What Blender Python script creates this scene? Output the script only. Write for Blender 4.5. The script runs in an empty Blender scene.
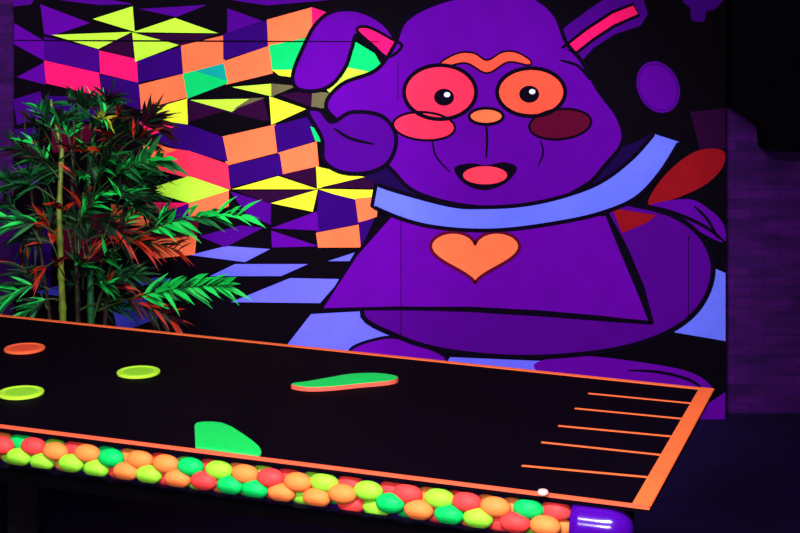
import bpy, bmesh, math, random
from mathutils import Vector, Matrix
from mathutils.geometry import tessellate_polygon

random.seed(7)
S = bpy.context.scene
COL = S.collection
F = 1420.0          # focal length in pixels of the 800 px wide frame
HZ = 1.70           # eye height

# ------------------------------------------------------------------ basics
def ray(px, py):
    return Vector(((px - 400) / F, 1.0, -py / F))
def on_depth(px, py, d):
    r = ray(px, py); return Vector((r.x * d, d, HZ + r.z * d))
def on_level(px, py, z):
    r = ray(px, py); t = (z - HZ) / r.z
    return Vector((r.x * t, t, z))

def lin(c):
    out = []
    for v in c[:3]:
        v /= 255.0
        out.append(v / 12.92 if v <= 0.04045 else ((v + 0.055) / 1.055) ** 2.4)
    return out

MATS = {}
def paint_mat(name, rgb, rough=0.75, spec=0.15, gain=0.8, noise=0.10, scale=9.0, metallic=0.0):
    """Procedural paint: a base colour with faint brush-like mottling."""
    if name in MATS: return MATS[name]
    m = bpy.data.materials.new(name); m.use_nodes = True
    nt = m.node_tree; b = nt.nodes['Principled BSDF']
    l = [min(1.0, v * gain) for v in lin(rgb)]
    tc = nt.nodes.new('ShaderNodeTexCoord')
    nz = nt.nodes.new('ShaderNodeTexNoise'); nz.inputs['Scale'].default_value = scale
    nz.inputs['Detail'].default_value = 4
    rp = nt.nodes.new('ShaderNodeValToRGB')
    rp.color_ramp.elements[0].position = 0.3; rp.color_ramp.elements[1].position = 0.7
    rp.color_ramp.elements[0].color = (*[v * (1 - noise) for v in l], 1)
    rp.color_ramp.elements[1].color = (*[min(1, v * (1 + noise)) for v in l], 1)
    nt.links.new(tc.outputs['Object'], nz.inputs['Vector'])
    nt.links.new(nz.outputs['Fac'], rp.inputs['Fac'])
    nt.links.new(rp.outputs['Color'], b.inputs['Base Color'])
    b.inputs['Roughness'].default_value = rough
    b.inputs['Specular IOR Level'].default_value = spec
    b.inputs['Metallic'].default_value = metallic
    MATS[name] = m
    return m

def link_mesh(name, bm, mats, parent=None, smooth=False, recalc=True):
    if recalc: bmesh.ops.recalc_face_normals(bm, faces=bm.faces)
    me = bpy.data.meshes.new(name); bm.to_mesh(me); bm.free()
    if not isinstance(mats, (list, tuple)): mats = [mats]
    for m in mats: me.materials.append(m)
    if smooth:
        for p in me.polygons: p.use_smooth = True
    o = bpy.data.objects.new(name, me); COL.objects.link(o)
    if parent is not None:
        o.parent = parent
        o.matrix_parent_inverse = parent.matrix_world.inverted() if False else Matrix.Translation(-parent.location)
    return o

def tag(o, label=None, cat=None, group=None, kind=None):
    if label: o['label'] = label
    if cat: o['category'] = cat
    if group: o['group'] = group
    if kind: o['kind'] = kind
    return o

def empty(name, loc, label, cat, group=None):
    o = bpy.data.objects.new(name, None); COL.objects.link(o)
    o.location = loc; o.empty_display_size = 0.1
    return tag(o, label, cat, group)

def box(bm, lo, hi, bevel=0.0):
    r = bmesh.ops.create_cube(bm, size=1.0)
    c = [(a + b) / 2 for a, b in zip(lo, hi)]; s = [b - a for a, b in zip(lo, hi)]
    for v in r['verts']: v.co = Vector([c[i] + v.co[i] * s[i] for i in range(3)])
    if bevel:
        es = list({e for v in r['verts'] for e in v.link_edges})
        bmesh.ops.bevel(bm, geom=es, offset=bevel, segments=2, affect='EDGES')

def prism(bm, pts, z0, z1, mi_top=0, mi_side=0, bevel=0.0):
    n = len(pts)
    lo = [bm.verts.new((p[0], p[1], z0)) for p in pts]
    hi = [bm.verts.new((p[0], p[1], z1)) for p in pts]
    t = bm.faces.new(hi); t.material_index = mi_top
    b = bm.faces.new(lo[::-1]); b.material_index = mi_side
    for i in range(n):
        f = bm.faces.new((lo[i], lo[(i + 1) % n], hi[(i + 1) % n], hi[i])); f.material_index = mi_side
    if bevel:
        es = [e for e in t.edges]
        bmesh.ops.bevel(bm, geom=es, offset=bevel, segments=2, affect='EDGES')

def tube(bm, pts, radii, seg=8, cap=True, mi=0):
    rings = []
    n = len(pts)
    for i, p in enumerate(pts):
        p = Vector(p)
        t = (Vector(pts[min(i + 1, n - 1)]) - Vector(pts[max(i - 1, 0)])).normalized()
        a = Vector((0, 1, 0)) if abs(t.y) < 0.9 else Vector((1, 0, 0))
        u = t.cross(a).normalized(); w = t.cross(u).normalized()
        r = radii[i] if isinstance(radii, (list, tuple)) else radii
        rings.append([bm.verts.new(p + u * r * math.cos(k * 2 * math.pi / seg) + w * r * math.sin(k * 2 * math.pi / seg)) for k in range(seg)])
    for i in range(n - 1):
        for k in range(seg):
            f = bm.faces.new((rings[i][k], rings[i][(k + 1) % seg], rings[i + 1][(k + 1) % seg], rings[i + 1][k])); f.material_index = mi
    if cap:
        f = bm.faces.new(rings[0][::-1]); f.material_index = mi
        f = bm.faces.new(rings[-1]); f.material_index = mi

def spline(pts, closed=True, sub=6):
    out = []; n = len(pts)
    rng = n if closed else n - 1
    for i in range(rng):
        if closed:
            p0, p1, p2, p3 = pts[(i - 1) % n], pts[i], pts[(i + 1) % n], pts[(i + 2) % n]
        else:
            p0, p1, p2, p3 = pts[max(i - 1, 0)], pts[i], pts[i + 1], pts[min(i + 2, n - 1)]
        for k in range(sub):
            t = k / sub
            out.append(tuple(0.5 * ((2 * p1[j]) + (-p0[j] + p2[j]) * t + (2 * p0[j] - 5 * p1[j] + 4 * p2[j] - p3[j]) * t * t
                       + (-p0[j] + 3 * p1[j] - 3 * p2[j] + p3[j]) * t ** 3) for j in (0, 1)))
    if not closed: out.append(tuple(pts[-1]))
    return out

def ell(cx, cy, rx, ry, rot=0, n=40):
    c, s = math.cos(math.radians(rot)), math.sin(math.radians(rot))
    return [(cx + rx * math.cos(a) * c - ry * math.sin(a) * s, cy + rx * math.cos(a) * s + ry * math.sin(a) * c)
            for a in [2 * math.pi * k / n for k in range(n)]]

# ------------------------------------------------------------------ room
WALL_Y = 5.84
MURAL_Y = 5.76
CEIL = 2.9

def brick_mat():
    m = bpy.data.materials.new('purple_lit_brick'); m.use_nodes = True  # purple cast of the blacklight is put into the brick colours
    nt = m.node_tree; b = nt.nodes['Principled BSDF']
    tc = nt.nodes.new('ShaderNodeTexCoord'); mp = nt.nodes.new('ShaderNodeMapping')
    mp.inputs['Rotation'].default_value = (math.radians(90), 0, 0)
    br = nt.nodes.new('ShaderNodeTexBrick')
    br.inputs['Scale'].default_value = 5.0; br.inputs['Mortar Size'].default_value = 0.018
    br.inputs['Mortar Smooth'].default_value = 0.6; br.inputs['Brick Width'].default_value = 0.6
    br.inputs['Row Height'].default_value = 0.2
    br.inputs['Color1'].default_value = (*lin((62, 4, 92)), 1)
    br.inputs['Color2'].default_value = (*lin((46, 2, 76)), 1)
    br.inputs['Mortar'].default_value = (*lin((44, 2, 78)), 1)
    nz = nt.nodes.new('ShaderNodeTexNoise'); nz.inputs['Scale'].default_value = 14; nz.inputs['Detail'].default_value = 6
    mx = nt.nodes.new('ShaderNodeMix'); mx.data_type = 'RGBA'; mx.blend_type = 'MULTIPLY'
    mx.inputs['Factor'].default_value = 0.9
    rp = nt.nodes.new('ShaderNodeValToRGB')
    rp.color_ramp.elements[0].position = 0.3; rp.color_ramp.elements[0].color = (0.35, 0.3, 0.4, 1)
    rp.color_ramp.elements[1].position = 0.75; rp.color_ramp.elements[1].color = (1, 1, 1, 1)
    nt.links.new(tc.outputs['Object'], mp.inputs['Vector'])
    nt.links.new(mp.outputs['Vector'], br.inputs['Vector'])
    mp2 = nt.nodes.new('ShaderNodeMapping'); mp2.inputs['Scale'].default_value = (0.35, 0.35, 1.6)
    nt.links.new(tc.outputs['Object'], mp2.inputs['Vector']); nt.links.new(mp2.outputs['Vector'], nz.inputs['Vector'])
    nt.links.new(nz.outputs['Fac'], rp.inputs['Fac'])
    nt.links.new(br.outputs['Color'], mx.inputs['A']); nt.links.new(rp.outputs['Color'], mx.inputs['B'])
    nt.links.new(mx.outputs['Result'], b.inputs['Base Color'])
    b.inputs['Roughness'].default_value = 0.8; b.inputs['Specular IOR Level'].default_value = 0.1
    bp = nt.nodes.new('ShaderNodeBump'); bp.inputs['Strength'].default_value = 0.5; bp.inputs['Distance'].default_value = 0.006
    nt.links.new(mx.outputs['Result'], bp.inputs['Height']); nt.links.new(bp.outputs['Normal'], b.inputs['Normal'])
    return m

M_brick = brick_mat()
M_floor = paint_mat('dark_floor_paint', (15, 5, 42), rough=0.7, spec=0.1, gain=1, noise=0.35, scale=3)
M_dark = paint_mat('black_wall_paint', (8, 4, 12), rough=0.9, spec=0.02, gain=0.5)

def shell(name, lo, hi, m):
    bm = bmesh.new(); box(bm, lo, hi); return tag(link_mesh(name, bm, m), kind='structure')
shell('floor', (-3.2, -1.7, -0.1), (3.2, WALL_Y + 0.1, 0), M_floor)
shell('wall_back', (-3.2, WALL_Y, 0), (3.2, WALL_Y + 0.1, CEIL), M_brick)
shell('wall_left', (-3.3, -1.7, 0), (-3.2, WALL_Y + 0.1, CEIL), M_dark)
shell('wall_right', (3.2, -1.7, 0), (3.3, WALL_Y + 0.1, CEIL), M_dark)
shell('wall_front', (-3.3, -1.8, 0), (3.3, -1.7, CEIL), M_dark)
shell('ceiling', (-3.3, -1.8, CEIL), (3.3, WALL_Y + 0.1, CEIL + 0.1), M_dark)

# ------------------------------------------------------------------ mural
PC = {  # paint colours
 'black': (5, 1, 10), 'maroon': (40, 2, 46), 'purple': (88, 0, 150), 'deep_purple': (72, 0, 132), 'violet': (62, 0, 122),
 'indigo': (44, 0, 104), 'orange': (255, 116, 72), 'pink': (255, 22, 108), 'rose': (255, 48, 84), 'lime': (186, 246, 62),
 'yellow': (226, 242, 50), 'green': (10, 206, 106), 'teal': (10, 160, 150), 'olive': (96, 92, 62), 'blue': (104, 104, 255),
 'shaded_blue': (58, 58, 190), 'pale_blue': (100, 114, 250), 'navy': (22, 2, 62), 'tunic': (96, 0, 158), 'belly': (78, 0, 134),
 'red': (140, 14, 26), 'wine': (86, 4, 40), 'eye_orange': (255, 84, 62), 'ink': (7, 1, 20), 'white': (220, 220, 255),
 'brown': (58, 30, 62), 'tongue': (255, 60, 86)}
PM = {k: paint_mat('mural_' + k + '_paint', v, rough=0.85, spec=0.04, noise=0.07) for k, v in PC.items()}

wl = on_depth(14, 0, MURAL_Y).x; wr = on_depth(725.5, 0, MURAL_Y).x
mural = empty('painted_mural', ((wl + wr) / 2, MURAL_Y + 0.02, 0),
   'large fluorescent mural board with a purple cartoon animal and bright geometric tiles', 'mural')
bm = bmesh.new(); box(bm, (wl, MURAL_Y, 0.0), (wr, MURAL_Y + 0.05, 2.35), 0.002)
tag(link_mesh('board', bm, PM['black'], mural), 'black painted backing board')

class Paint:
    def __init__(self): self.sh = []
    def fill(self, pts, col, lay): self.sh.append((list(pts), col, lay, None)); return self
    def line(self, pts, col, lay, w, closed=False): self.sh.append((list(pts), col, lay, (w, closed))); return self
    def both(self, pts, col, lay, w=3.5, ink='ink'):
        self.fill(pts, col, lay); self.line(pts, ink, lay + 0.5, w, True); return self
    def build(self, name, parent, label=None):
        bm = bmesh.new(); mats = []; 
        for pts, col, lay, ln in self.sh:
            if col not in mats: mats.append(col)
            mi = mats.index(col); d = MURAL_Y - 0.0008 * (lay + 1)
            W = lambda p: on_depth(p[0], p[1], MURAL_Y) + Vector((0, d - MURAL_Y, 0))
            if ln is None:
                co = [W(p) for p in pts]; vs = [bm.verts.new(c) for c in co]
                for t in tessellate_polygon([co]):
                    try: f = bm.faces.new([vs[i] for i in t]); f.material_index = mi
                    except ValueError: pass
            else:
                w, closed = ln; n = len(pts); L = []; R = []
                for i in range(n):
                    a = pts[(i - 1) % n] if closed else pts[max(i - 1, 0)]
                    b = pts[(i + 1) % n] if closed else pts[min(i + 1, n - 1)]
                    tx, ty = b[0] - a[0], b[1] - a[1]; q = math.hypot(tx, ty) or 1
                    ww = w / 2
                    if not closed: ww *= 0.45 + 0.55 * min(1, 3.0 * min(i, n - 1 - i) / max(1, n - 1) + 0.1)
                    nx, ny = -ty / q * ww, tx / q * ww
                    L.append(bm.verts.new(W((pts[i][0] + nx, pts[i][1] + ny)))); R.append(bm.verts.new(W((pts[i][0] - nx, pts[i][1] - ny))))
                for i in range(n if closed else n - 1):
                    j = (i + 1) % n
                    f = bm.faces.new((L[i], L[j], R[j], R[i])); f.material_index = mi
        for f in bm.faces:
            f.normal_update()
            if f.normal.y > 0: f.normal_flip()
        return tag(link_mesh(name, bm, [PM[c] for c in mats], parent, recalc=False), label)

# --- geometric tiles
P = Paint()
T = [
 ('maroon', [(100, 48), (131, 34), (138, 60), (124, 57)]), ('maroon', [(136, 34), (216, 34), (182, 45)]),
 ('purple', [(15, 24), (45, 42), (44, 60), (15, 44)]), ('purple', [(41, 5), (89, 23), (52, 35), (45, 33)]),
 ('violet', [(45, 37), (99, 50), (98, 72), (45, 60)]), ('purple', [(18, 77), (44, 63), (45, 84)]),
 ('deep_purple', [(60, 0), (110, 0), (132, 4), (100, 4)]), ('deep_purple', [(140, 9), (206, 5), (176, 16)]),
 ('deep_purple', [(232, 0), (330, 0), (268, 5)]), ('deep_purple', [(14, -4), (36, -4), (30, 4), (14, 6)]),
 ('pink', [(45, 61), (98, 73), (101, 96), (47, 83)]), ('pink', [(100, 51), (138, 60), (138, 82), (101, 73)]),
 ('indigo', [(101, 75), (138, 83), (141, 110), (103, 96)]), ('indigo', [(138, 61), (181, 47), (183, 73), (139, 82)]),
 ('lime', [(94, 19), (132, 7), (134, 31)]), ('lime', [(134, 32), (175, 19), (217, 33)]),
 ('lime', [(131, 32), (53, 35), (98, 48)]), ('lime', [(133, 33), (178, 45), (136, 61)]),
 ('orange', [(182, 46), (223, 36), (224, 63), (184, 74)]), ('indigo', [(224, 34), (267, 21), (269, 46), (224, 59)]),
 ('deep_purple', [(228, 9), (262, 21), (228, 32)]),
 ('orange', [(140, 85), (184, 74), (187, 97), (142, 109)]), ('orange', [(223, 62), (270, 46), (272, 73), (227, 84)]),
 ('green', [(184, 74), (223, 64), (227, 83), (188, 98)]), ('teal', [(196, 71), (223, 64), (226, 80)]),
 ('yellow', [(142, 112), (187, 99), (187, 124), (163, 120)]), ('maroon', [(188, 100), (262, 98), (268, 120), (224, 134), (189, 122)]),
 ('black', [(189, 122), (224, 112), (268, 122), (222, 135)]),
 ('lime', [(191, 100), (250, 99), (231, 111)]), ('olive', [(250, 99), (264, 98), (232, 110)]),
 ('lime', [(233, 87), (272, 84), (272, 96)]), ('olive', [(272, 84), (296, 86), (272, 96)]),
 ('maroon', [(280, 95), (312, 90), (310, 106)]),
 ('yellow', [(270, 97), (305, 109), (272, 124)]), ('orange', [(222, 137), (275, 125), (278, 152), (227, 165)]),
 ('indigo', [(160, 122), (190, 126), (222, 137), (227, 161), (192, 152), (158, 142)]),
 ('indigo', [(275, 126), (309, 117), (316, 140), (278, 152)]),
 ('orange', [(279, 153), (316, 142), (318, 166), (283, 175)]), ('green', [(311, 127), (325, 133), (327, 143), (316, 140)]),
 ('rose', [(150, 145), (190, 152), (227, 164), (230, 189), (189, 177), (160, 170)]),
 ('pink', [(140, 122), (176, 126), (150, 135)]), ('orange', [(140, 140), (176, 150), (150, 158)]),
 ('indigo', [(229, 166), (279, 154), (282, 174), (231, 187)]),
 ('lime', [(146, 190), (189, 177), (229, 190), (189, 202)]), ('pink', [(140, 202), (188, 203), (163, 213)]),
 ('orange', [(189, 204), (228, 191), (228, 206), (205, 216), (189, 217)]), ('violet', [(160, 214), (188, 204), (188, 220), (168, 222)]),
 ('maroon', [(280, 175), (316, 167), (317, 187)]), ('maroon', [(238, 191), (316, 190), (270, 203)]),
 ('yellow', [(233, 189), (278, 177), (317, 189)]), ('yellow', [(317, 167), (364, 177), (318, 188)]),
 ('yellow', [(319, 189), (379, 190), (374, 197), (352, 199)]), ('yellow', [(317, 190), (312, 211), (272, 203)]),
 ('maroon', [(322, 187), (364, 178), (392, 180), (388, 189)]),
 ('deep_purple', [(231, 192), (270, 204), (270, 224), (248, 214)]), ('deep_purple', [(200, 236), (240, 226), (262, 228), (226, 246)]),
 ('indigo', [(319, 191), (355, 200), (358, 223), (317, 232)]), ('orange', [(356, 199), (378, 197), (376, 216), (359, 222)]),
 ('orange', [(317, 233), (358, 225), (361, 247), (319, 247)]), ('purple', [(272, 228), (316, 212), (318, 230)]),
 ('purple', [(272, 231), (318, 246), (273, 247)]), ('indigo', [(359, 223), (374, 219), (366, 236), (361, 246)]),
 ('orange', [(268, 20), (311, 8), (313, 35), (269, 46)]), ('pink', [(312, 8), (329, 14), (318, 31), (313, 35)]),
 ('green', [(270, 46), (312, 37), (306, 70), (273, 70)]), ('yellow', [(273, 70), (296, 70), (294, 77), (280, 75)]),
 ('green', [(352, 40), (374, 54), (381, 66), (374, 74), (346, 68)]), ('lime', [(346, 68), (374, 73), (362, 87), (334, 95), (326, 88)]),
 ('olive', [(313, 92), (337, 94), (324, 107), (312, 108)]),
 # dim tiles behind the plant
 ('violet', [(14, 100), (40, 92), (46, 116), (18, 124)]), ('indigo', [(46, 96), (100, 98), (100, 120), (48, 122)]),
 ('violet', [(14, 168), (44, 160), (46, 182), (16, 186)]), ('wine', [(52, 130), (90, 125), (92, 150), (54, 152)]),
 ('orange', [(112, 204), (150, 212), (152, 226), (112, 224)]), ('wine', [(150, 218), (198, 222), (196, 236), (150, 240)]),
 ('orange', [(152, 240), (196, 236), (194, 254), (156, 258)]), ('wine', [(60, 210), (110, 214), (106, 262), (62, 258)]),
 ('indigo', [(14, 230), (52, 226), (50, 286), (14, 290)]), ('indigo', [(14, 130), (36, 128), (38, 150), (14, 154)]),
]
def grow(p, d):
    cx = sum(q[0] for q in p) / len(p); cy = sum(q[1] for q in p) / len(p); o = []
    for x, y in p:
        L = math.hypot(x - cx, y - cy) or 1; o.append((x + (x - cx) / L * d, y + (y - cy) / L * d))
    return o
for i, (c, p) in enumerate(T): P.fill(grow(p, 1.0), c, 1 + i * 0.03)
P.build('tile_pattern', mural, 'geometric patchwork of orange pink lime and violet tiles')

# --- checkered floor in blue
for i, (c, p) in enumerate([
  ('blue', [(190, 255), (226, 246), (270, 249), (245, 262)]), ('blue', [(210, 276), (235, 264), (308, 264), (281, 276)]),
  ('blue', [(328, 261), (362, 250), (358, 261)]), ('blue', [(231, 302), (290, 278), (341, 279), (320, 303)]),
  ('blue', [(283, 350), (311, 314), (365, 311), (410, 338), (398, 352)]), ('shaded_blue', [(124, 282), (160, 277), (176, 280), (140, 286)]),
  ('shaded_blue', [(112, 304), (144, 297), (158, 318), (118, 334)]), ('shaded_blue', [(34, 292), (64, 284), (58, 296)]),
  ('pale_blue', [(714, 268), (725.4, 273), (725.4, 341), (667, 331), (692, 308)]), ('blue', [(450, 357), (545, 361), (553, 374), (440, 374)]),
  ('blue', [(190, 345), (262, 345), (250, 366), (170, 366)])]):
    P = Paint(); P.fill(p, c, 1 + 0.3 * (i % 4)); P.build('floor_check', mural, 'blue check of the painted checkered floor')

# --- a plain cartoon animal
an_body = Paint()
an_body.both(spline([(640, 206), (676, 217), (702, 238), (713, 268), (704, 300), (680, 325), (640, 343), (590, 353), (520, 357), (450, 351), (400, 337), (362, 310), (420, 262), (500, 215), (590, 200)]), 'belly', 3.5, 5)
an_body.both(spline([(372, 340), (400, 338), (445, 356), (430, 366), (362, 362), (350, 350)]), 'tunic', 3, 3)
an_body.fill(spline([(534, 364), (580, 356), (640, 362), (690, 372), (712, 388), (700, 400), (620, 396), (560, 385)]), 'tunic', 3)
an_body.line(spline([(628, 370), (660, 372), (690, 380), (706, 392)], False), 'ink', 4.2, 3)
an_body.fill([(668, 420), (690, 406), (710, 402), (725, 392), (725, 419.5), (690, 419.5)], 'tunic', 2.6)
an_body.fill(spline([(650, 205), (688, 199), (710, 210), (723, 224), (724, 242), (700, 232), (668, 214)]), 'purple', 3.2)
an_body.line(spline([(640, 204), (672, 212), (704, 226), (725, 242)], False), 'ink', 4.4, 3.5)
an_body.line(spline([(694, 206), (707, 219), (718, 238)], False), 'ink', 4.4, 3)
an_body.build('round_body', None).name = 'round_body'
animal = bpy.data.objects['round_body']; animal.parent = mural; animal.matrix_parent_inverse = Matrix.Translation(-mural.location)
animal.name = 'painted_animal'; animal['label'] = 'plump purple cartoon animal, round lower body and feet'

def sub(name, P, label): 
    o = P.build(name, None, label); o.parent = animal      # the body sits at the world origin of its parent's frame
    return o
p = Paint(); p.fill(spline([(648, 204), (664, 176), (694, 152), (722, 150), (723, 166), (706, 184), (676, 198)]), 'red', 2.2)
p.fill([(612, 208), (656, 215), (648, 222), (622, 233)], 'red', 4.1)
p.fill([(690, 112), (725, 108), (725, 148), (700, 150)], 'maroon', 2.0)  # dim upper end of the wing, shade put into the paint colour
sub('wing', p, 'dark red wing shape behind the shoulder')
p = Paint(); p.both([(392, 214), (608, 214), (624, 246), (640, 285), (653, 322), (600, 318), (540, 313), (470, 309), (400, 308), (322, 309), (356, 254)], 'tunic', 5, 4)
p.line([(607, 214), (624, 250), (640, 288), (651, 322)], 'ink', 5.7, 9); p.line([(400, 308), (470, 309), (540, 313), (600, 318), (652, 323)], 'ink', 5.7, 6)
sub('dress', p, 'purple flared dress with dark hem')
h = []
for k in range(60):
    a = 2 * math.pi * k / 60
    hx = 16 * math.sin(a) ** 3; hy = 13 * math.cos(a) - 5 * math.cos(2 * a) - 2 * math.cos(3 * a) - math.cos(4 * a)
    h.append((475 + hx * 2.78, 253 - hy * 1.78))
p = Paint(); p.both(h, 'orange', 7, 3.2, 'wine'); sub('heart', p, 'orange heart on the dress')
up = spline([(376, 184), (400, 192), (450, 205), (480, 207), (520, 205), (560, 197), (600, 182), (632, 158), (655, 132)], False)
lo = spline([(680, 140), (660, 172), (635, 198), (600, 213), (560, 222), (510, 229), (470, 230), (430, 226), (400, 218), (372, 206)], False)
p = Paint(); p.fill(spline([(380, 160), (600, 150), (656, 132), (610, 182), (530, 212), (440, 208), (378, 186)]), 'navy', 6)
p.both(up + lo, 'pale_blue', 7.5, 4)
sub('collar', p, 'pale blue band collar around the neck')
p = Paint()
p.both(spline([(396, 44), (384, 24), (360, 11), (334, 11), (316, 24), (303, 48), (293, 74), (297, 88), (314, 91), (331, 85), (345, 68), (352, 48), (358, 34), (378, 50)]), 'purple', 5, 4)
p.both(spline([(357, 30), (368, 27), (390, 38), (402, 46), (388, 57), (374, 46)]), 'pink', 6.5, 3)
sub('ear', p, 'drooping left ear with pink lining')
p = Paint(); p.both([(550, 46), (564, 26), (588, 8), (612, -8), (642, -8), (649, 14), (641, 27), (616, 35), (594, 49), (580, 64)], 'deep_purple', 5, 3)
p.both([(562, 48), (586, 29), (612, 12), (633, 4), (639, 15), (614, 26), (594, 39), (576, 53)], 'pink', 6.3, 3.2)
sub('ear', p, 'raised right ear with pink lining')
p = Paint()
p.both(spline([(394, 46), (406, 20), (440, 2), (490, -8), (530, -4), (554, 14), (566, 42), (582, 62), (598, 90), (618, 118), (622, 142), (604, 166), (584, 186), (536, 206), (470, 206), (416, 192), (388, 166), (346, 128), (326, 106), (342, 84), (376, 70)]), 'purple', 6.8, 4)
p.line(spline([(486, 122), (487, 140), (486, 158)], False), 'ink', 8.5, 2.5)
p.line(spline([(432, 138), (436, 156), (450, 172)], False), 'ink', 8.5, 2)
p.line(spline([(540, 140), (543, 152), (538, 166)], False), 'ink', 8.5, 2)
p.line(spline([(560, 60), (578, 66), (590, 80)], False), 'ink', 8.5, 3)
sub('head', p, 'rounded purple head')
p = Paint(); p.both(spline([(441, 62), (458, 53), (474, 53), (487, 60), (502, 52), (516, 52), (530, 60), (528, 65), (508, 62), (487, 73), (466, 63), (444, 67)]), 'eye_orange', 8, 2); sub('brow', p, 'orange brow')
def eye(cx, cy, rx, ry, c, dx, dy, l):
    p = Paint(); p.both(ell(cx, cy, rx, ry), c, 9, 4); p.fill(ell(cx + dx, cy + dy, 10, 8.5), 'ink', 10.5); p.fill(ell(cx + dx + 3, cy + dy - 2.5, 3.2, 2.6, 0, 14), 'white', 11.2)
    sub('eye_patch', p, l)
eye(440, 92, 36, 27, 'rose', 4, 5, 'round rose red eye patch'); eye(531, 92, 34, 24, 'eye_orange', -2, 2, 'round orange red eye patch')
p = Paint(); p.both(ell(424, 126, 31, 14, 4), 'rose', 8.6, 2.5); sub('cheek', p, 'rose red cheek')
p = Paint(); p.both(ell(560, 124, 31, 15, -6), 'wine', 8.6, 2.5); sub('cheek', p, 'dark red cheek')
p = Paint(); p.both(ell(486, 116, 17, 8), 'orange', 12, 3); sub('nose', p, 'orange oval nose')
p = Paint(); p.fill(spline([(454, 168), (470, 163), (486, 165), (504, 162), (517, 168), (505, 183), (484, 190), (464, 183)]), 'ink', 9)
p.fill(ell(485, 175, 22, 9), 'tongue', 10); sub('mouth', p, 'open dark mouth with pink tongue')
p = Paint(); p.both(spline([(308, 112), (320, 110), (332, 122), (352, 112), (382, 116), (396, 136), (390, 160), (370, 172), (342, 172), (324, 160), (322, 138)]), 'deep_purple', 9.5, 4)
p.line(spline([(334, 128), (350, 138), (374, 144)], False), 'ink', 10.6, 3); sub('paw', p, 'raised purple paw')
p = Paint(); p.both(ell(658, 87, 22, 28, -24), 'purple', 3.6, 3); p.line(ell(658, 87, 18.5, 24, -24), 'violet', 4.6, 1.6, True)
sub('oval', p, 'plain purple oval beside the head')
p = Paint(); p.fill(spline([(684, 0), (722, -4), (716, 8), (706, 12), (704, 21), (692, 20), (690, 8)]), 'violet', 3); sub('purple_patch', p, 'faint purple patch near the top edge')

# board joints
for pl in ([(14, 40), (120, 40.5), (240, 41), (380, 41.5)], [(398, 62), (398, 100)], [(401, 215), (401, 340)], [(688, 235), (688, 318)]):
    p = Paint(); p.line(pl, 'ink', 9.8, 1.3); p.build('panel_joint', mural, 'thin dark joint between the painted boards')

# black boxed shape in the upper right corner
bm = bmesh.new()
pts = [on_depth(x, y, WALL_Y - 0.16) for x, y in [(733, -120), (733, 106), (766, 129), (768, 150), (800, 152), (900, 152), (900, -120)]]
lo_ = [bm.verts.new(q) for q in pts]; hi_ = [bm.verts.new(Vector((q.x, WALL_Y - 0.001, q.z))) for q in pts]
bm.faces.new(lo_); bm.faces.new(hi_[::-1])
for i in range(len(pts)): bm.faces.new((lo_[i], lo_[(i + 1) % 7], hi_[(i + 1) % 7], hi_[i]))
tag(link_mesh('black_boxed_shape', bm, M_dark), 'black boxed shape high on the brick wall in the upper right corner', 'boxed_shape')

# ------------------------------------------------------------------ table
TZ = 0.75
M_top = paint_mat('black_table_paint', (13, 5, 20), rough=0.7, spec=0.02, gain=0.45, noise=0.2, scale=5)
M_body = paint_mat('black_table_body', (7, 4, 9), rough=0.8, spec=0.05, gain=1)
M_or = paint_mat('fluorescent_orange_tape', (255, 112, 58), rough=0.6, noise=0.06)
M_or2 = paint_mat('fluorescent_coral_trim', (250, 100, 66), rough=0.5, noise=0.06)
def lerp(a, b, t): return a + (b - a) * t
BR = on_level(714.5, 389.5, TZ); FR = on_level(649.5, 510, TZ)
bl0 = on_level(0, 315, TZ); fl0 = on_level(0, 428, TZ)
BL = bl0 + (bl0 - BR).normalized() * 0.35; FL = fl0 + (fl0 - FR).normalized() * 0.16
cen = (BL + BR + FL + FR) / 4
table = empty('game_table', (cen.x, cen.y, 0), 'long black game table with glowing orange edge lines in front of the mural', 'table')
def inset(quad, d):
    out = []; n = len(quad)
    for i in range(n):
        a, b, c = quad[i - 1], quad[i], quad[(i + 1) % n]
        d1 = (b - a).normalized(); d2 = (c - b).normalized()
        n1 = Vector((-d1.y, d1.x, 0)); n2 = Vector((-d2.y, d2.x, 0))
        m = (n1 + n2).normalized(); k = d / max(0.2, m.dot(n1)); out.append(b + m * k)
    return out
quad = [FL, FR, BR, BL]
bm = bmesh.new(); prism(bm, quad, TZ - 0.007, TZ); link_mesh('tabletop', bm, M_top, table)
q2 = inset(quad, 0.13); bm = bmesh.new(); prism(bm, q2, TZ - 0.17, TZ - 0.007); link_mesh('apron', bm, M_body, table)
for q in inset(quad, 0.20):
    bm = bmesh.new(); box(bm, (q.x - 0.035, q.y - 0.035, 0), (q.x + 0.035, q.y + 0.035, TZ - 0.17), 0.004); link_mesh('leg', bm, M_body, table)
def strip(name, a, b, w0, w1, h, m, label=None, side=1):
    d = (b - a).normalized(); n = Vector((-d.y, d.x, 0)) * side
    bm = bmesh.new(); prism(bm, [a, b, b + n * w1, a + n * w0] if side > 0 else [a + n * w0, b + n * w1, b, a], TZ, TZ + h, bevel=min(h * 0.4, 0.002))
    return tag(link_mesh(name, bm, m, table), label)
strip('edge_rail', FL, FR, 0.012, 0.012, 0.005, M_or2, 'coral orange rail along the front edge')
strip('edge_stripe', BR, BL, 0.016, 0.016, 0.002, M_or, 'thin orange stripe along the back edge')
strip('end_stripe', FR, BR, 0.036, 0.036, 0.003, M_or, 'wide orange stripe across the right end')
for a, b in [((588, 394), (700, 404.8)), ((574.5, 409), (692, 420.4)), ((558, 426.5), (682, 438.2)), ((541, 443), (670, 456.7)), ((521.5, 466.5), (658, 479))]:
    A = on_level(*a, TZ); B = on_level(*b, TZ)
    strip('lane_line', A, B, 0.0075, 0.0075, 0.0015, M_or, 'thin orange lane line at the right end')

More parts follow.
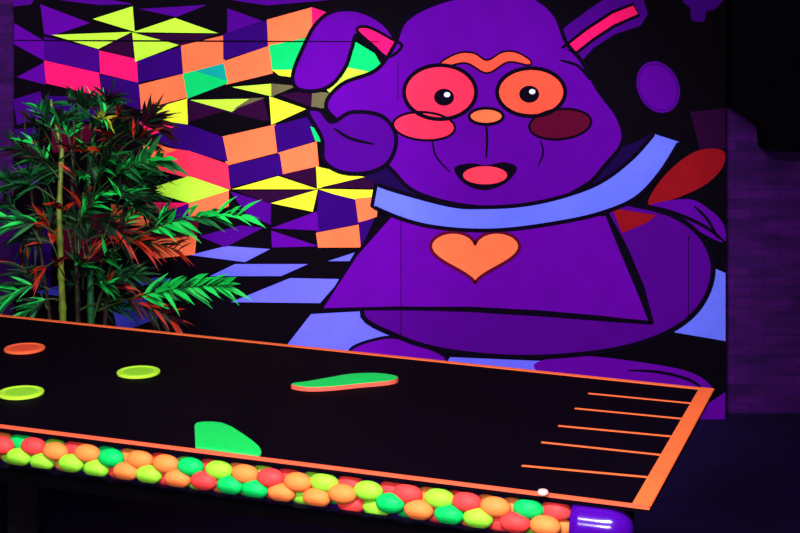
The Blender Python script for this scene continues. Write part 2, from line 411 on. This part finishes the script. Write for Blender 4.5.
# pucks
M_lime = paint_mat('fluorescent_lime_plastic', (184, 244, 56), rough=0.4, spec=0.2, noise=0.05)
M_puck = paint_mat('fluorescent_orange_plastic', (255, 104, 58), rough=0.4, spec=0.2, noise=0.05)
M_limed = paint_mat('lime_plastic_recess', (150, 224, 48), rough=0.4, spec=0.2, noise=0.05)
M_puckd = paint_mat('orange_plastic_recess', (250, 88, 52), rough=0.4, spec=0.2, noise=0.05)
def puck(px, py, m, md, label):
    c = on_level(px, py, TZ + 0.006); r = 0.0545
    t = empty('disc', (c.x, c.y, TZ), label, 'puck', 'flat glowing discs on the black table')
    prof = [(0.0, 0.000), (r - 0.004, 0.000), (r, 0.002), (r, 0.006), (r - 0.002, 0.008), (r - 0.008, 0.008), (r - 0.011, 0.0065), (0, 0.0065)]
    bm = bmesh.new(); N = 48; rings = []
    for rr, z in prof[1:-1]:
        rings.append([bm.verts.new((c.x + rr * math.cos(2 * math.pi * k / N), c.y + rr * math.sin(2 * math.pi * k / N), TZ + z)) for k in range(N)])
    for i in range(len(rings) - 1):
        for k in range(N): bm.faces.new((rings[i][k], rings[i][(k + 1) % N], rings[i + 1][(k + 1) % N], rings[i + 1][k]))
    bm.faces.new(rings[0][::-1]); bm.faces.new(rings[-1])
    link_mesh('rim', bm, m, t)
    bm = bmesh.new(); prism(bm, [(c.x + (r - 0.016) * math.cos(2 * math.pi * k / N), c.y + (r - 0.016) * math.sin(2 * math.pi * k / N)) for k in range(N)], TZ + 0.0065, TZ + 0.0070)
    link_mesh('centre', bm, md, t)
puck(24.5, 348, M_puck, M_puckd, 'flat orange disc, the only orange one, near the back left of the black table')
puck(138.5, 371.5, M_lime, M_limed, 'lime green disc lying alone in the middle of the black table')
puck(21, 392, M_lime, M_limed, 'lime green disc at the far left below the orange disc')

# paddles
M_green = paint_mat('fluorescent_green_top', (10, 214, 92), rough=0.5, noise=0.05)
M_pale = paint_mat('pale_coral_edge', (250, 104, 84), rough=0.5, noise=0.05)
def slab(name, px, z0, z1, label, cat, mtop, mside, lblside):
    H = [on_level(x, y, z1) for x, y in px]
    c = sum(H, Vector()) / len(H)
    t = empty(name, (c.x, c.y, TZ), label, cat)
    bm = bmesh.new(); prism(bm, H, z0, z1 - 0.0015); tag(link_mesh('side', bm, mside, t), lblside)
    H2 = [c + (q - c) * 0.985 for q in H]
    bm = bmesh.new(); prism(bm, H2, z1 - 0.0015, z1); link_mesh('top_face', bm, mtop, t)
slab('paddle', spline([(291, 383.5), (308, 381), (330, 377), (352, 373.5), (376, 372.8), (394, 375), (398, 377.5), (388, 380.4), (360, 383.0), (330, 386), (306, 386.5)], True, 5), TZ + 0.0003, TZ + 0.012,
     'green lozenge paddle with coral orange side lying toward the back of the table', 'paddle', M_green, M_pale, 'coral orange side')
M_gedge = paint_mat('green_edge', (70, 196, 100), rough=0.5, noise=0.05)
slab('flipper', [(195.5, 446), (195, 436), (194.5, 425), (196.5, 422.3), (202, 421.4), (212, 421.3), (221, 422.2), (231, 426), (242, 433), (252, 440), (259.5, 446.5), (261.5, 451), (261, 453.4), (259, 454.4), (230, 450.6)], TZ + 0.0003, TZ + 0.005,
     'green wedge shaped flipper against the front rail of the table', 'flipper', M_green, M_gedge, 'pale green edge')

# ------------------------------------------------------------------ tube of balls under the front edge
ax = (FR - FL).normalized(); out = Vector((ax.y, -ax.x, 0))      # out points to the viewer
TF = FL - out * 0.014; R_T = 0.041; TC = TZ - 0.007 - R_T - 0.0006
def axis_pt(px):
    # point on the tube axis whose image column is px
    r = (px - 400) / F; A = TF
    t = (r * A.y - A.x) / (ax.x - r * ax.y)
    q = A + ax * t; return Vector((q.x, q.y, TC))
T0 = Vector((TF.x, TF.y, TC)) + ax * 0.02; T1 = axis_pt(574); T2 = axis_pt(634)
tube_e = empty('ball_tube', ((T0.x + T2.x) / 2, (T0.y + T2.y) / 2, TC - R_T), 'clear round tube with purple end under the front edge of the table, full of balls', 'tube')
M_purp = paint_mat('glossy_purple_plastic', (70, 4, 150), rough=0.16, spec=0.6, noise=0.05)
M_trough = paint_mat('purple_trough_plastic', (48, 4, 112), rough=0.4, spec=0.2, noise=0.05)
def arc_shell(a0, a1, r0, r1, P0, P1, n=18):
    bm = bmesh.new(); rows = []
    for Pq in (P0, P1):
        row = []
        for r in (r0, r1):
            row.append([bm.verts.new(Pq + out * r * math.cos(a0 + (a1 - a0) * k / n) + Vector((0, 0, 1)) * r * math.sin(a0 + (a1 - a0) * k / n)) for k in range(n + 1)])
        rows.append(row)
    for k in range(n):
        for j in (0, 1):
            bm.faces.new((rows[0][j][k], rows[0][j][k + 1], rows[1][j][k + 1], rows[1][j][k]))
        for e in (0, 1): bm.faces.new((rows[e][0][k], rows[e][0][k + 1], rows[e][1][k + 1], rows[e][1][k]))
    for k in (0, n): bm.faces.new((rows[0][0][k], rows[0][1][k], rows[1][1][k], rows[1][0][k]))
    return bm
o = link_mesh('trough', arc_shell(math.radians(95), math.radians(265), R_T - 0.0025, R_T, T0, T1), M_trough, tube_e, smooth=False); o['label'] = 'purple back half of the tube'
mg = bpy.data.materials.new('clear_acrylic'); mg.use_nodes = True; nt = mg.node_tree; nt.nodes.clear()
tr = nt.nodes.new('ShaderNodeBsdfTransparent'); gl = nt.nodes.new('ShaderNodeBsdfGlossy'); gl.inputs['Roughness'].default_value = 0.12
fr = nt.nodes.new('ShaderNodeFresnel'); fr.inputs['IOR'].default_value = 1.18
mxs = nt.nodes.new('ShaderNodeMixShader'); mo = nt.nodes.new('ShaderNodeOutputMaterial')
nt.links.new(fr.outputs[0], mxs.inputs[0]); nt.links.new(tr.outputs[0], mxs.inputs[1]); nt.links.new(gl.outputs[0], mxs.inputs[2]); nt.links.new(mxs.outputs[0], mo.inputs[0])
o = link_mesh('clear_cover', arc_shell(math.radians(-94), math.radians(94), R_T - 0.0012, R_T, T0, T1), mg, tube_e, smooth=False); o['label'] = 'clear front half of the tube'
# rounded purple end section
bm = bmesh.new(); L = (T2 - T1).length; pts = [T1]; rad = [R_T * 0.985]
for k in range(1, 5): pts.append(T1 + ax * (L - 0.05) * k / 4); rad.append(R_T * 0.985)
for k in range(1, 9):
    a = math.pi / 2 * k / 8 * 0.97; pts.append(T1 + ax * (L - 0.05 + 0.05 * math.sin(a))); rad.append(R_T * 0.985 * math.cos(a))
tube(bm, pts, rad, seg=32); o = link_mesh('end_cap', bm, M_purp, tube_e, smooth=True); o['label'] = 'glossy purple rounded tube end'

BM = {'orange': paint_mat('ball_orange', (255, 136, 66), rough=0.5, spec=0.1, noise=0.05, scale=30),
      'coral red': paint_mat('ball_coral', (255, 66, 66), rough=0.5, spec=0.1, noise=0.05, scale=30),
      'emerald green': paint_mat('ball_green', (6, 204, 92), rough=0.5, spec=0.1, noise=0.05, scale=30),
      'lime green': paint_mat('ball_lime', (150, 236, 56), rough=0.5, spec=0.1, noise=0.05, scale=30)}
o_, c_, g_, l_ = 'orange', 'coral red', 'emerald green', 'lime green'
BL_ = [(2,442,o_),(26,443,g_),(16,457,l_),(44,458,l_),(51,447,c_),(37,466,c_),(70,462,o_),(74,447,o_),(93,447,c_),(105,453,g_),(94,464,l_),(98,473,g_),
 (120,459,l_),(131,450,o_),(130,470,o_),(147,456,c_),(165,474,l_),(166,459,o_),(184,461,l_),(195,466,g_),(195,483,c_),(213,462,c_),(221,470,c_),(206,476,l_),
 (223,483,o_),(244,484,l_),(247,470,g_),(232,462,o_),(268,470,l_),(271,488,g_),(293,474,c_),(294,486,l_),(297,498,c_),(312,481,o_),(327,482,c_),(326,498,o_),
 (341,480,o_),(357,491,c_),(346,503,g_),(379,485,c_),(370,507,c_),(392,511,g_),(383,497,l_),(407,488,g_),(426,494,l_),(410,504,o_),(440,489,o_),(430,512,c_),
 (452,498,c_),(457,511,g_),(469,518,c_),(476,498,l_),(466,494,o_),(496,503,c_),(518,505,g_),(491,517,o_),(514,520,l_),(532,504,o_),(556,511,c_),(558,525,o_),
 (10,436,c_),(60,443,l_),(88,444,o_),(118,450,g_),(158,453,o_),(178,457,c_),(236,463,l_),(262,466,o_),(332,476,l_),(352,478,c_),(420,485,c_),(60,470,l_),(110,472,c_),(182,474,o_),(282,480,o_),(398,496,c_),(410,482,o_),(312,496,l_),(358,480,l_),(441,505,o_),
 (-16,440,l_),(-14,455,c_),(-34,445,g_),(-36,438,o_),(-55,440,l_),(-60,436,c_)]
KA, KB = 0.0309, 0.0196
rng = random.Random(3); st = []
for px, py, c in BL_:
    r = ray(px, py); d = Vector((r.x, 1, r.z)); k = TF.dot(out) / d.dot(out)
    q = Vector((0, 0, HZ)) + d * k
    s = (q - TF).dot(ax); w = max(-0.021, min(0.021, q.z - TC)); 
    st.append([s * KB / KA, rng.uniform(-0.008, 0.014), w])
init = [x[:] for x in st]; smax = ((T1 - TF).dot(ax) - KA - 0.006) * KB / KA; smin = 0.05 * KB / KA
for it in range(260):
    for i in range(len(st)):
        a = st[i]
        pull = 0.03 if it < 160 else 0.0
        a[0] += (init[i][0] - a[0]) * pull; a[2] += (init[i][2] - a[2]) * pull
    for i in range(len(st)):
        a = st[i]
        for j in range(i + 1, len(st)):
            b = st[j]; dx = b[0] - a[0]
            if abs(dx) > 2 * KB: continue
            dy = b[1] - a[1]; dz = b[2] - a[2]; dd = math.sqrt(dx * dx + dy * dy + dz * dz) or 1e-6
            if dd < 2 * KB:
                f = (2 * KB - dd) / dd * 0.5
                a[0] -= dx * f; a[1] -= dy * f; a[2] -= dz * f; b[0] += dx * f; b[1] += dy * f; b[2] += dz * f
    for a in st:
        rr = math.hypot(a[1], a[2]); mx_ = R_T - 0.0027 - KB
        if rr > mx_: a[1] *= mx_ / rr; a[2] *= mx_ / rr
        a[0] = max(smin, min(smax, a[0]))
ball_me = {}
for c, m in BM.items():
    bm = bmesh.new(); bmesh.ops.create_uvsphere(bm, u_segments=24, v_segments=14, radius=KB)
    for v in bm.verts: v.co.x *= KA / KB
    me = bpy.data.meshes.new('ball'); bm.to_mesh(me); bm.free(); me.materials.append(m)
    for pz in me.polygons: pz.use_smooth = True
    ball_me[c] = me
ORD = ['first', 'second', 'third', 'fourth', 'fifth', 'sixth', 'seventh', 'eighth', 'ninth', 'tenth', 'eleventh', 'twelfth', 'thirteenth', 'fourteenth', 'fifteenth',
       'sixteenth', 'seventeenth', 'eighteenth', 'nineteenth', 'twentieth', 'twenty-first', 'twenty-second', 'twenty-third', 'twenty-fourth', 'twenty-fifth',
       'twenty-sixth', 'twenty-seventh', 'twenty-eighth', 'twenty-ninth', 'thirtieth']
pos = []
for (px, py, c), a in zip(BL_, st):
    pos.append((Vector((TF.x, TF.y, TC)) + ax * (a[0] * KA / KB) + out * a[1] + Vector((0, 0, a[2])), c))
pos.sort(key=lambda q: q[0].x / q[0].y)
cnt = {c: 0 for c in BM}
ang = math.atan2(ax.y, ax.x)
for q, c in pos:
    o = bpy.data.objects.new('ball', ball_me[c]); COL.objects.link(o); o.location = q; o.rotation_euler = (0, 0, ang)
    px = 400 + F * q.x / q.y
    if px < -8:
        lab = 'glowing ball of the tube beyond the left edge of the photo'
    else:
        row = 'upper' if q.z > TC else 'lower'
        lab = '%s %s ball counted from the left end of the ball filled tube' % (ORD[cnt[c]], c); cnt[c] += 1
    tag(o, lab, 'ball', 'glowing balls in the tube along the table front')

# pale peg on the front rail
pq = on_level(543, 494.5, TZ + 0.006)
bm = bmesh.new(); tube(bm, [(pq.x, pq.y, TZ + 0.006), (pq.x, pq.y, TZ + 0.008), (pq.x, pq.y, TZ + 0.0115), (pq.x, pq.y, TZ + 0.0145), (pq.x, pq.y, TZ + 0.016)], [0.009, 0.0105, 0.0105, 0.0085, 0.004], seg=20)
tag(link_mesh('peg', bm, paint_mat('pale_pink_plastic', (250, 190, 190), rough=0.4, noise=0.05), smooth=True), 'tiny pale pink knob on the front rail near the purple tube end', 'knob')

# ------------------------------------------------------------------ plant
PD = 5.12
LM = [paint_mat('leaf_lit_green', (18, 176, 66), rough=0.5, spec=0.1, noise=0.25, scale=12),  # lit copy of the leaf green, light put into the colour
      paint_mat('leaf_shaded_green', (8, 34, 18), rough=0.5, spec=0.1, noise=0.3, scale=12),  # shaded copy of the leaf green
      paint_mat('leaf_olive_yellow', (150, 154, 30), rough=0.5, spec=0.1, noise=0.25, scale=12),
      paint_mat('leaf_orange_reflection', (150, 34, 18), rough=0.5, spec=0.1, noise=0.3, scale=12),  # orange reflected from the surroundings, painted as leaf colour
      paint_mat('leaf_dim_red_reflection', (34, 6, 20), rough=0.5, spec=0.1, noise=0.3, scale=12),  # dim reddish reflection painted as leaf colour
      paint_mat('leaf_half_lit_green', (14, 84, 38), rough=0.5, spec=0.1, noise=0.3, scale=12)]  # half-lit copy of the leaf green
M_culm1 = paint_mat('yellow_green_culm', (92, 110, 30), rough=0.4, spec=0.3, noise=0.3, scale=10)
M_culm2 = paint_mat('green_culm', (18, 84, 42), rough=0.4, spec=0.3, noise=0.3, scale=10)
M_culm3 = paint_mat('brown_culm', (34, 24, 18), rough=0.5, spec=0.2, noise=0.3, scale=10)
M_twig = paint_mat('dark_twig', (40, 60, 24), rough=0.6, noise=0.2)
base = on_depth(74, 0, PD)
plant = empty('potted_bamboo', (base.x, PD, 0), 'leafy potted bamboo plant standing between the black table and the mural at left', 'plant')
# pot
bm = bmesh.new(); N = 32
prof = [(0.13, 0.0), (0.15, 0.02), (0.185, 0.30), (0.20, 0.30), (0.20, 0.335), (0.178, 0.335), (0.172, 0.29)]
rings = [[bm.verts.new((base.x + r * math.cos(2 * math.pi * k / N), PD + r * math.sin(2 * math.pi * k / N), z)) for k in range(N)] for r, z in prof]
for i in range(len(rings) - 1):
    for k in range(N): bm.faces.new((rings[i][k], rings[i][(k + 1) % N], rings[i + 1][(k + 1) % N], rings[i + 1][k]))
bm.faces.new(rings[0][::-1]); bm.faces.new(rings[-1])
link_mesh('pot', bm, M_body, plant, recalc=True)
# culms
def culm(pp, m, r0):
    pts = [Vector((base.x + (on_depth(pp[0][0], 0, PD).x - base.x) * 0.9, PD + pp[0][2] * 0.5, 0.29))] + [on_depth(x, y, PD + dz) for x, y, dz in pp]
    P2 = []; n = 40
    for k in range(n + 1):
        t = k / n * (len(pts) - 1); i = min(int(t), len(pts) - 2); P2.append(lerp(pts[i], pts[i + 1], t - i))
    rr = []
    for k in range(n + 1):
        r = r0 * (1 - 0.55 * k / n)
        if k % 5 == 0: r *= 1.28
        rr.append(r)
    bm = bmesh.new(); tube(bm, P2, rr, seg=10); link_mesh('stem', bm, m, plant, smooth=True)
culm([(63, 320, -0.02), (61, 270, -0.02), (59, 210, -0.01), (62, 150, 0.02), (50, 100, 0.05)], M_culm1, 0.014)
culm([(91, 322, 0.04), (90, 260, 0.04), (86, 200, 0.03), (92, 140, 0.03), (105, 96, 0.06)], M_culm2, 0.014)
culm([(78, 320, 0.10), (76, 250, 0.10), (72, 190, 0.12), (74, 130, 0.14), (78, 100, 0.16)], M_culm3, 0.011)
culm([(105, 322, 0.0), (110, 270, -0.02), (122, 220, -0.04), (134, 170, -0.06), (146, 130, -0.06)], M_culm3, 0.009)
culm([(50, 320, 0.05), (42, 260, 0.05), (32, 200, 0.05), (26, 150, 0.05), (24, 110, 0.06)], M_culm3, 0.008)

rl = random.Random(11)
def leaf(bm, p, d, up, L, W, mi, droop):
    d = d.normalized(); side = d.cross(up).normalized(); nrm = side.cross(d).normalized()
    n = 6; rows = []
    for k in range(n + 1):
        t = k / n
        w = W * (math.sin(math.pi * min(1, t * 1.0 + 0.04) ** 0.75)) if k < n else 0.0004
        c = p + d * L * t + Vector((0, 0, -1)) * droop * L * t * t
        rows.append((bm.verts.new(c + side * w + nrm * w * 0.35), bm.verts.new(c), bm.verts.new(c - side * w + nrm * w * 0.35)))
    for k in range(n):
        for j in (0, 1):
            f = bm.faces.new((rows[k][j], rows[k][j + 1], rows[k + 1][j + 1], rows[k + 1][j])); f.material_index = mi; f.smooth = True
def branch(p0, p1, mix, n, Lpx=34, dz0=0.0, dz1=0.0, sag=0.02, label=None, fan=False, wide=1.0):
    A = on_depth(p0[0], p0[1], PD + dz0); B = on_depth(p1[0], p1[1], PD + dz1)
    bm = bmesh.new(); m = 10; pts = []
    for k in range(m + 1):
        t = k / m; q = lerp(A, B, t); q.z += sag * 4 * t * (1 - t); pts.append(q)
    tube(bm, pts, [0.004 * (1 - 0.6 * k / m) for k in range(m + 1)], seg=5, mi=6)
    D = (B - A).normalized(); n = int(n * 1.7); Lpx *= 0.9
    for k in range(n):
        t = 0.35 + 0.65 * (k + 0.5) / n if not fan else rl.uniform(0.8, 1.0)
        i = min(int(t * m), m - 1); q = lerp(pts[i], pts[i + 1], t * m - i)
        sgn = 1 if k % 2 else -1
        perp = Vector((-D.z, 0, D.x))
        spread = rl.uniform(0.25, 0.85) if not fan else rl.uniform(-2.2, 2.2) * 0.7
        dd = D + perp * sgn * spread + Vector((rl.uniform(-.25, .25), rl.uniform(-.7, .45), rl.uniform(-.2, .2)))
        up = Vector((rl.uniform(-.5, .5), rl.uniform(-1.1, -0.2), rl.uniform(0.2, 1)))
        L = Lpx * PD / F * rl.uniform(0.7, 1.2)
        leaf(bm, q, dd, up, L, L * rl.uniform(0.045, 0.075) * wide, rl.choice(mix), rl.uniform(0.05, 0.35))
    o = link_mesh('leafy_branch', bm, LM + [M_twig], plant, recalc=False)
    if label: o['label'] = label
G, DK, Y, REFL, REFL_DK, MG = 0, 1, 2, 3, 4, 5
branch((100, 262), (243, 216), [G, G, MG], 16, 32, -0.03, -0.12, 0.06, 'long lit green branch reaching right over the tiles', wide=1.5)
branch((95, 312), (228, 286), [G, G, G, MG], 20, 32, 0, -0.14, 0.03, 'low lit green branch reaching right', wide=1.6)
branch((90, 200), (162, 160), [G, G, MG], 16, 36, 0, -0.22, 0.04, wide=1.7)
branch((86, 215), (150, 176), [MG, DK, G, DK], 16, 36, 0, -0.08, 0.04)
branch((88, 190), (84, 176), [G, MG, G], 12, 28, 0, -0.25, 0.0, None, True)
branch((70, 240), (100, 196), [G, MG, DK], 16, 34, 0, -0.14, 0.02)
branch((100, 150), (152, 122), [REFL_DK, REFL_DK, REFL_DK, DK], 26, 40, 0, -0.06, 0.02, 'dark spiky leaf tuft with reddish reflection tint', True)
branch((110, 165), (140, 138), [REFL_DK, REFL_DK, REFL, DK, DK], 18, 34, 0, -0.08, 0.02, None, True)
branch((90, 140), (104, 117), [Y, Y, Y, G], 10, 28, 0.02, -0.26, 0.0, 'yellowish leaf tuft near the top', True)
branch((60, 150), (38, 108), [G, MG, DK], 12, 28, 0.02, -0.05, 0.02)
branch((60, 160), (60, 118), [DK, MG, REFL_DK], 16, 32, 0.02, 0, 0.0, None, True)
branch((76, 140), (84, 104), [DK, REFL_DK, DK], 18, 34, 0.1, 0.05, 0.0, None, True)
branch((100, 130), (108, 98), [REFL_DK, DK], 12, 30, 0.05, 0, 0.0, None, True)
branch((60, 180), (16, 150), [DK, REFL_DK, MG, DK], 16, 34, 0, -0.02, 0.03)
branch((55, 200), (6, 186), [DK, MG, DK], 18, 34, 0, -0.04, 0.03)
branch((58, 235), (4, 226), [MG, DK, G, DK], 16, 34, 0, -0.05, 0.03)
branch((50, 290), (8, 298), [MG, G, DK], 14, 32, 0, -0.05, 0.03)
branch((58, 300), (30, 312), [MG, DK, G], 10, 28, 0, -0.05, 0.02)
branch((86, 220), (118, 232), [REFL, DK, REFL_DK], 14, 32, 0, -0.06, 0.02)
branch((90, 240), (142, 244), [REFL, DK, REFL_DK, REFL], 14, 32, 0, -0.02, 0.03)
branch((110, 250), (178, 252), [REFL, DK, REFL], 12, 30, 0, 0.02, 0.03)
branch((100, 300), (176, 322), [REFL, REFL_DK, DK, REFL], 14, 32, 0, -0.05, 0.03, 'low branch coloured by orange reflection behind the table edge')
branch((60, 160), (78, 148), [REFL, DK, REFL], 12, 28, 0, -0.06, 0.0, None, True)
branch((56, 260), (44, 268), [REFL, DK], 10, 26, 0, -0.05, 0.0, None, True)
branch((88, 290), (108, 286), [G, DK, MG], 12, 28, 0, -0.08, 0.02)
branch((76, 280), (80, 264), [MG, DK, G], 12, 30, 0, -0.1, 0.0, None, True)
branch((66, 230), (48, 214), [DK, REFL_DK, MG], 14, 32, 0.05, 0.03, 0.0, None, True)
branch((120, 215), (136, 206), [DK, DK, MG], 14, 32, 0.0, -0.03, 0.0, None, True)
branch((120, 190), (140, 196), [DK, REFL_DK, MG], 14, 34, 0.05, 0.03, 0.0, None, True)
branch((70, 205), (28, 240), [DK, DK, MG], 16, 34, 0.08, 0.08, 0.02)
branch((100, 285), (140, 276), [DK, DK, MG], 14, 32, 0.05, 0.05, 0.02)
branch((75, 180), (40, 168), [DK, MG, DK], 16, 34, 0.03, 0.0, 0.02)
branch((80, 160), (116, 152), [DK, MG, REFL_DK], 16, 32, 0.08, 0.05, 0.02)
branch((80, 310), (122, 308), [DK, MG, DK], 12, 30, 0.03, 0.0, 0.02)

for x, y in [(40, 138), (66, 146), (106, 134), (62, 206), (118, 240), (56, 262), (100, 150)]:
    branch((x + 14, y + 24), (x, y), [REFL, REFL, DK, REFL_DK], 6, 24, 0, -0.2, 0.0, None, True, 1.3)
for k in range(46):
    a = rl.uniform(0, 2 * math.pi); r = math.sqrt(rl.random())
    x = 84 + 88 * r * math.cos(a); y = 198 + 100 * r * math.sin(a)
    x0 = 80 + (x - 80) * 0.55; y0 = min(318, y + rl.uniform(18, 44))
    mix = rl.choice([[DK, DK, MG], [DK, DK, REFL_DK], [DK, MG, DK, G], [REFL_DK, DK, REFL], [DK, MG, MG], [MG, G, DK]])
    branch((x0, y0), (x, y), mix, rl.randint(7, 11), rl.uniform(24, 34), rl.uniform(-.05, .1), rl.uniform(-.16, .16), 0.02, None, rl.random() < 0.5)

# ------------------------------------------------------------------ lamps
def aim(o, tgt): o.rotation_euler = (Vector(tgt) - o.location).to_track_quat('-Z', 'Y').to_euler()
TINT = (1.0, 0.94, 1.0)
def spot(name, loc, tgt, W, deg, blend, size=0.12):
    l = bpy.data.lights.new(name, 'SPOT'); l.energy = W; l.spot_size = math.radians(deg); l.spot_blend = blend; l.shadow_soft_size = size; l.color = TINT
    o = bpy.data.objects.new(name, l); COL.objects.link(o); o.location = loc; aim(o, tgt); return o
def area(name, loc, tgt, W, sx, sy):
    l = bpy.data.lights.new(name, 'AREA'); l.shape = 'RECTANGLE'; l.size = sx; l.size_y = sy; l.energy = W; l.color = TINT
    o = bpy.data.objects.new(name, l); COL.objects.link(o); o.location = loc; aim(o, tgt); return o
spot('mural_fill_spot', (-0.75, 3.0, 2.75), on_depth(150, 170, MURAL_Y), 350, 46, 0.6)  # added wash for the left of the mural, no fixture modelled
spot('mural_fill_spot', (0.25, 3.0, 2.75), on_depth(470, 275, MURAL_Y), 385, 46, 0.6)  # added wash, soft cone edge imitates the cast shadow at upper right
area('table_tube_lamp', (-0.2, 1.1, 2.75), (-0.2, 3.0, 0.75), 168, 1.2, 0.12)

area('low_front_fill', (-0.5, 0.35, 1.75), (-0.3, 2.9, 0.68), 66, 1.2, 0.25)  # added fill to brighten the balls, no such fixture in the room
w = bpy.data.worlds.new('dark_room'); S.world = w; w.use_nodes = True
w.node_tree.nodes['Background'].inputs[0].default_value = (0.004, 0.001, 0.012, 1); w.node_tree.nodes['Background'].inputs[1].default_value = 1

# ------------------------------------------------------------------ camera
cd = bpy.data.cameras.new('camera'); cam = bpy.data.objects.new('camera', cd); COL.objects.link(cam)
cam.location = (0, 0, HZ); cam.rotation_euler = (math.radians(90), 0, 0)
cd.sensor_fit = 'HORIZONTAL'; cd.sensor_width = 36; cd.lens = F / 800 * 36; cd.shift_y = -266.5 / 800; cd.clip_start = 0.02
S.camera = cam
S.view_settings.view_transform = 'Standard'; S.view_settings.look = 'None'; S.view_settings.exposure = 0; S.view_settings.gamma = 1
S.view_settings.use_curve_mapping = False
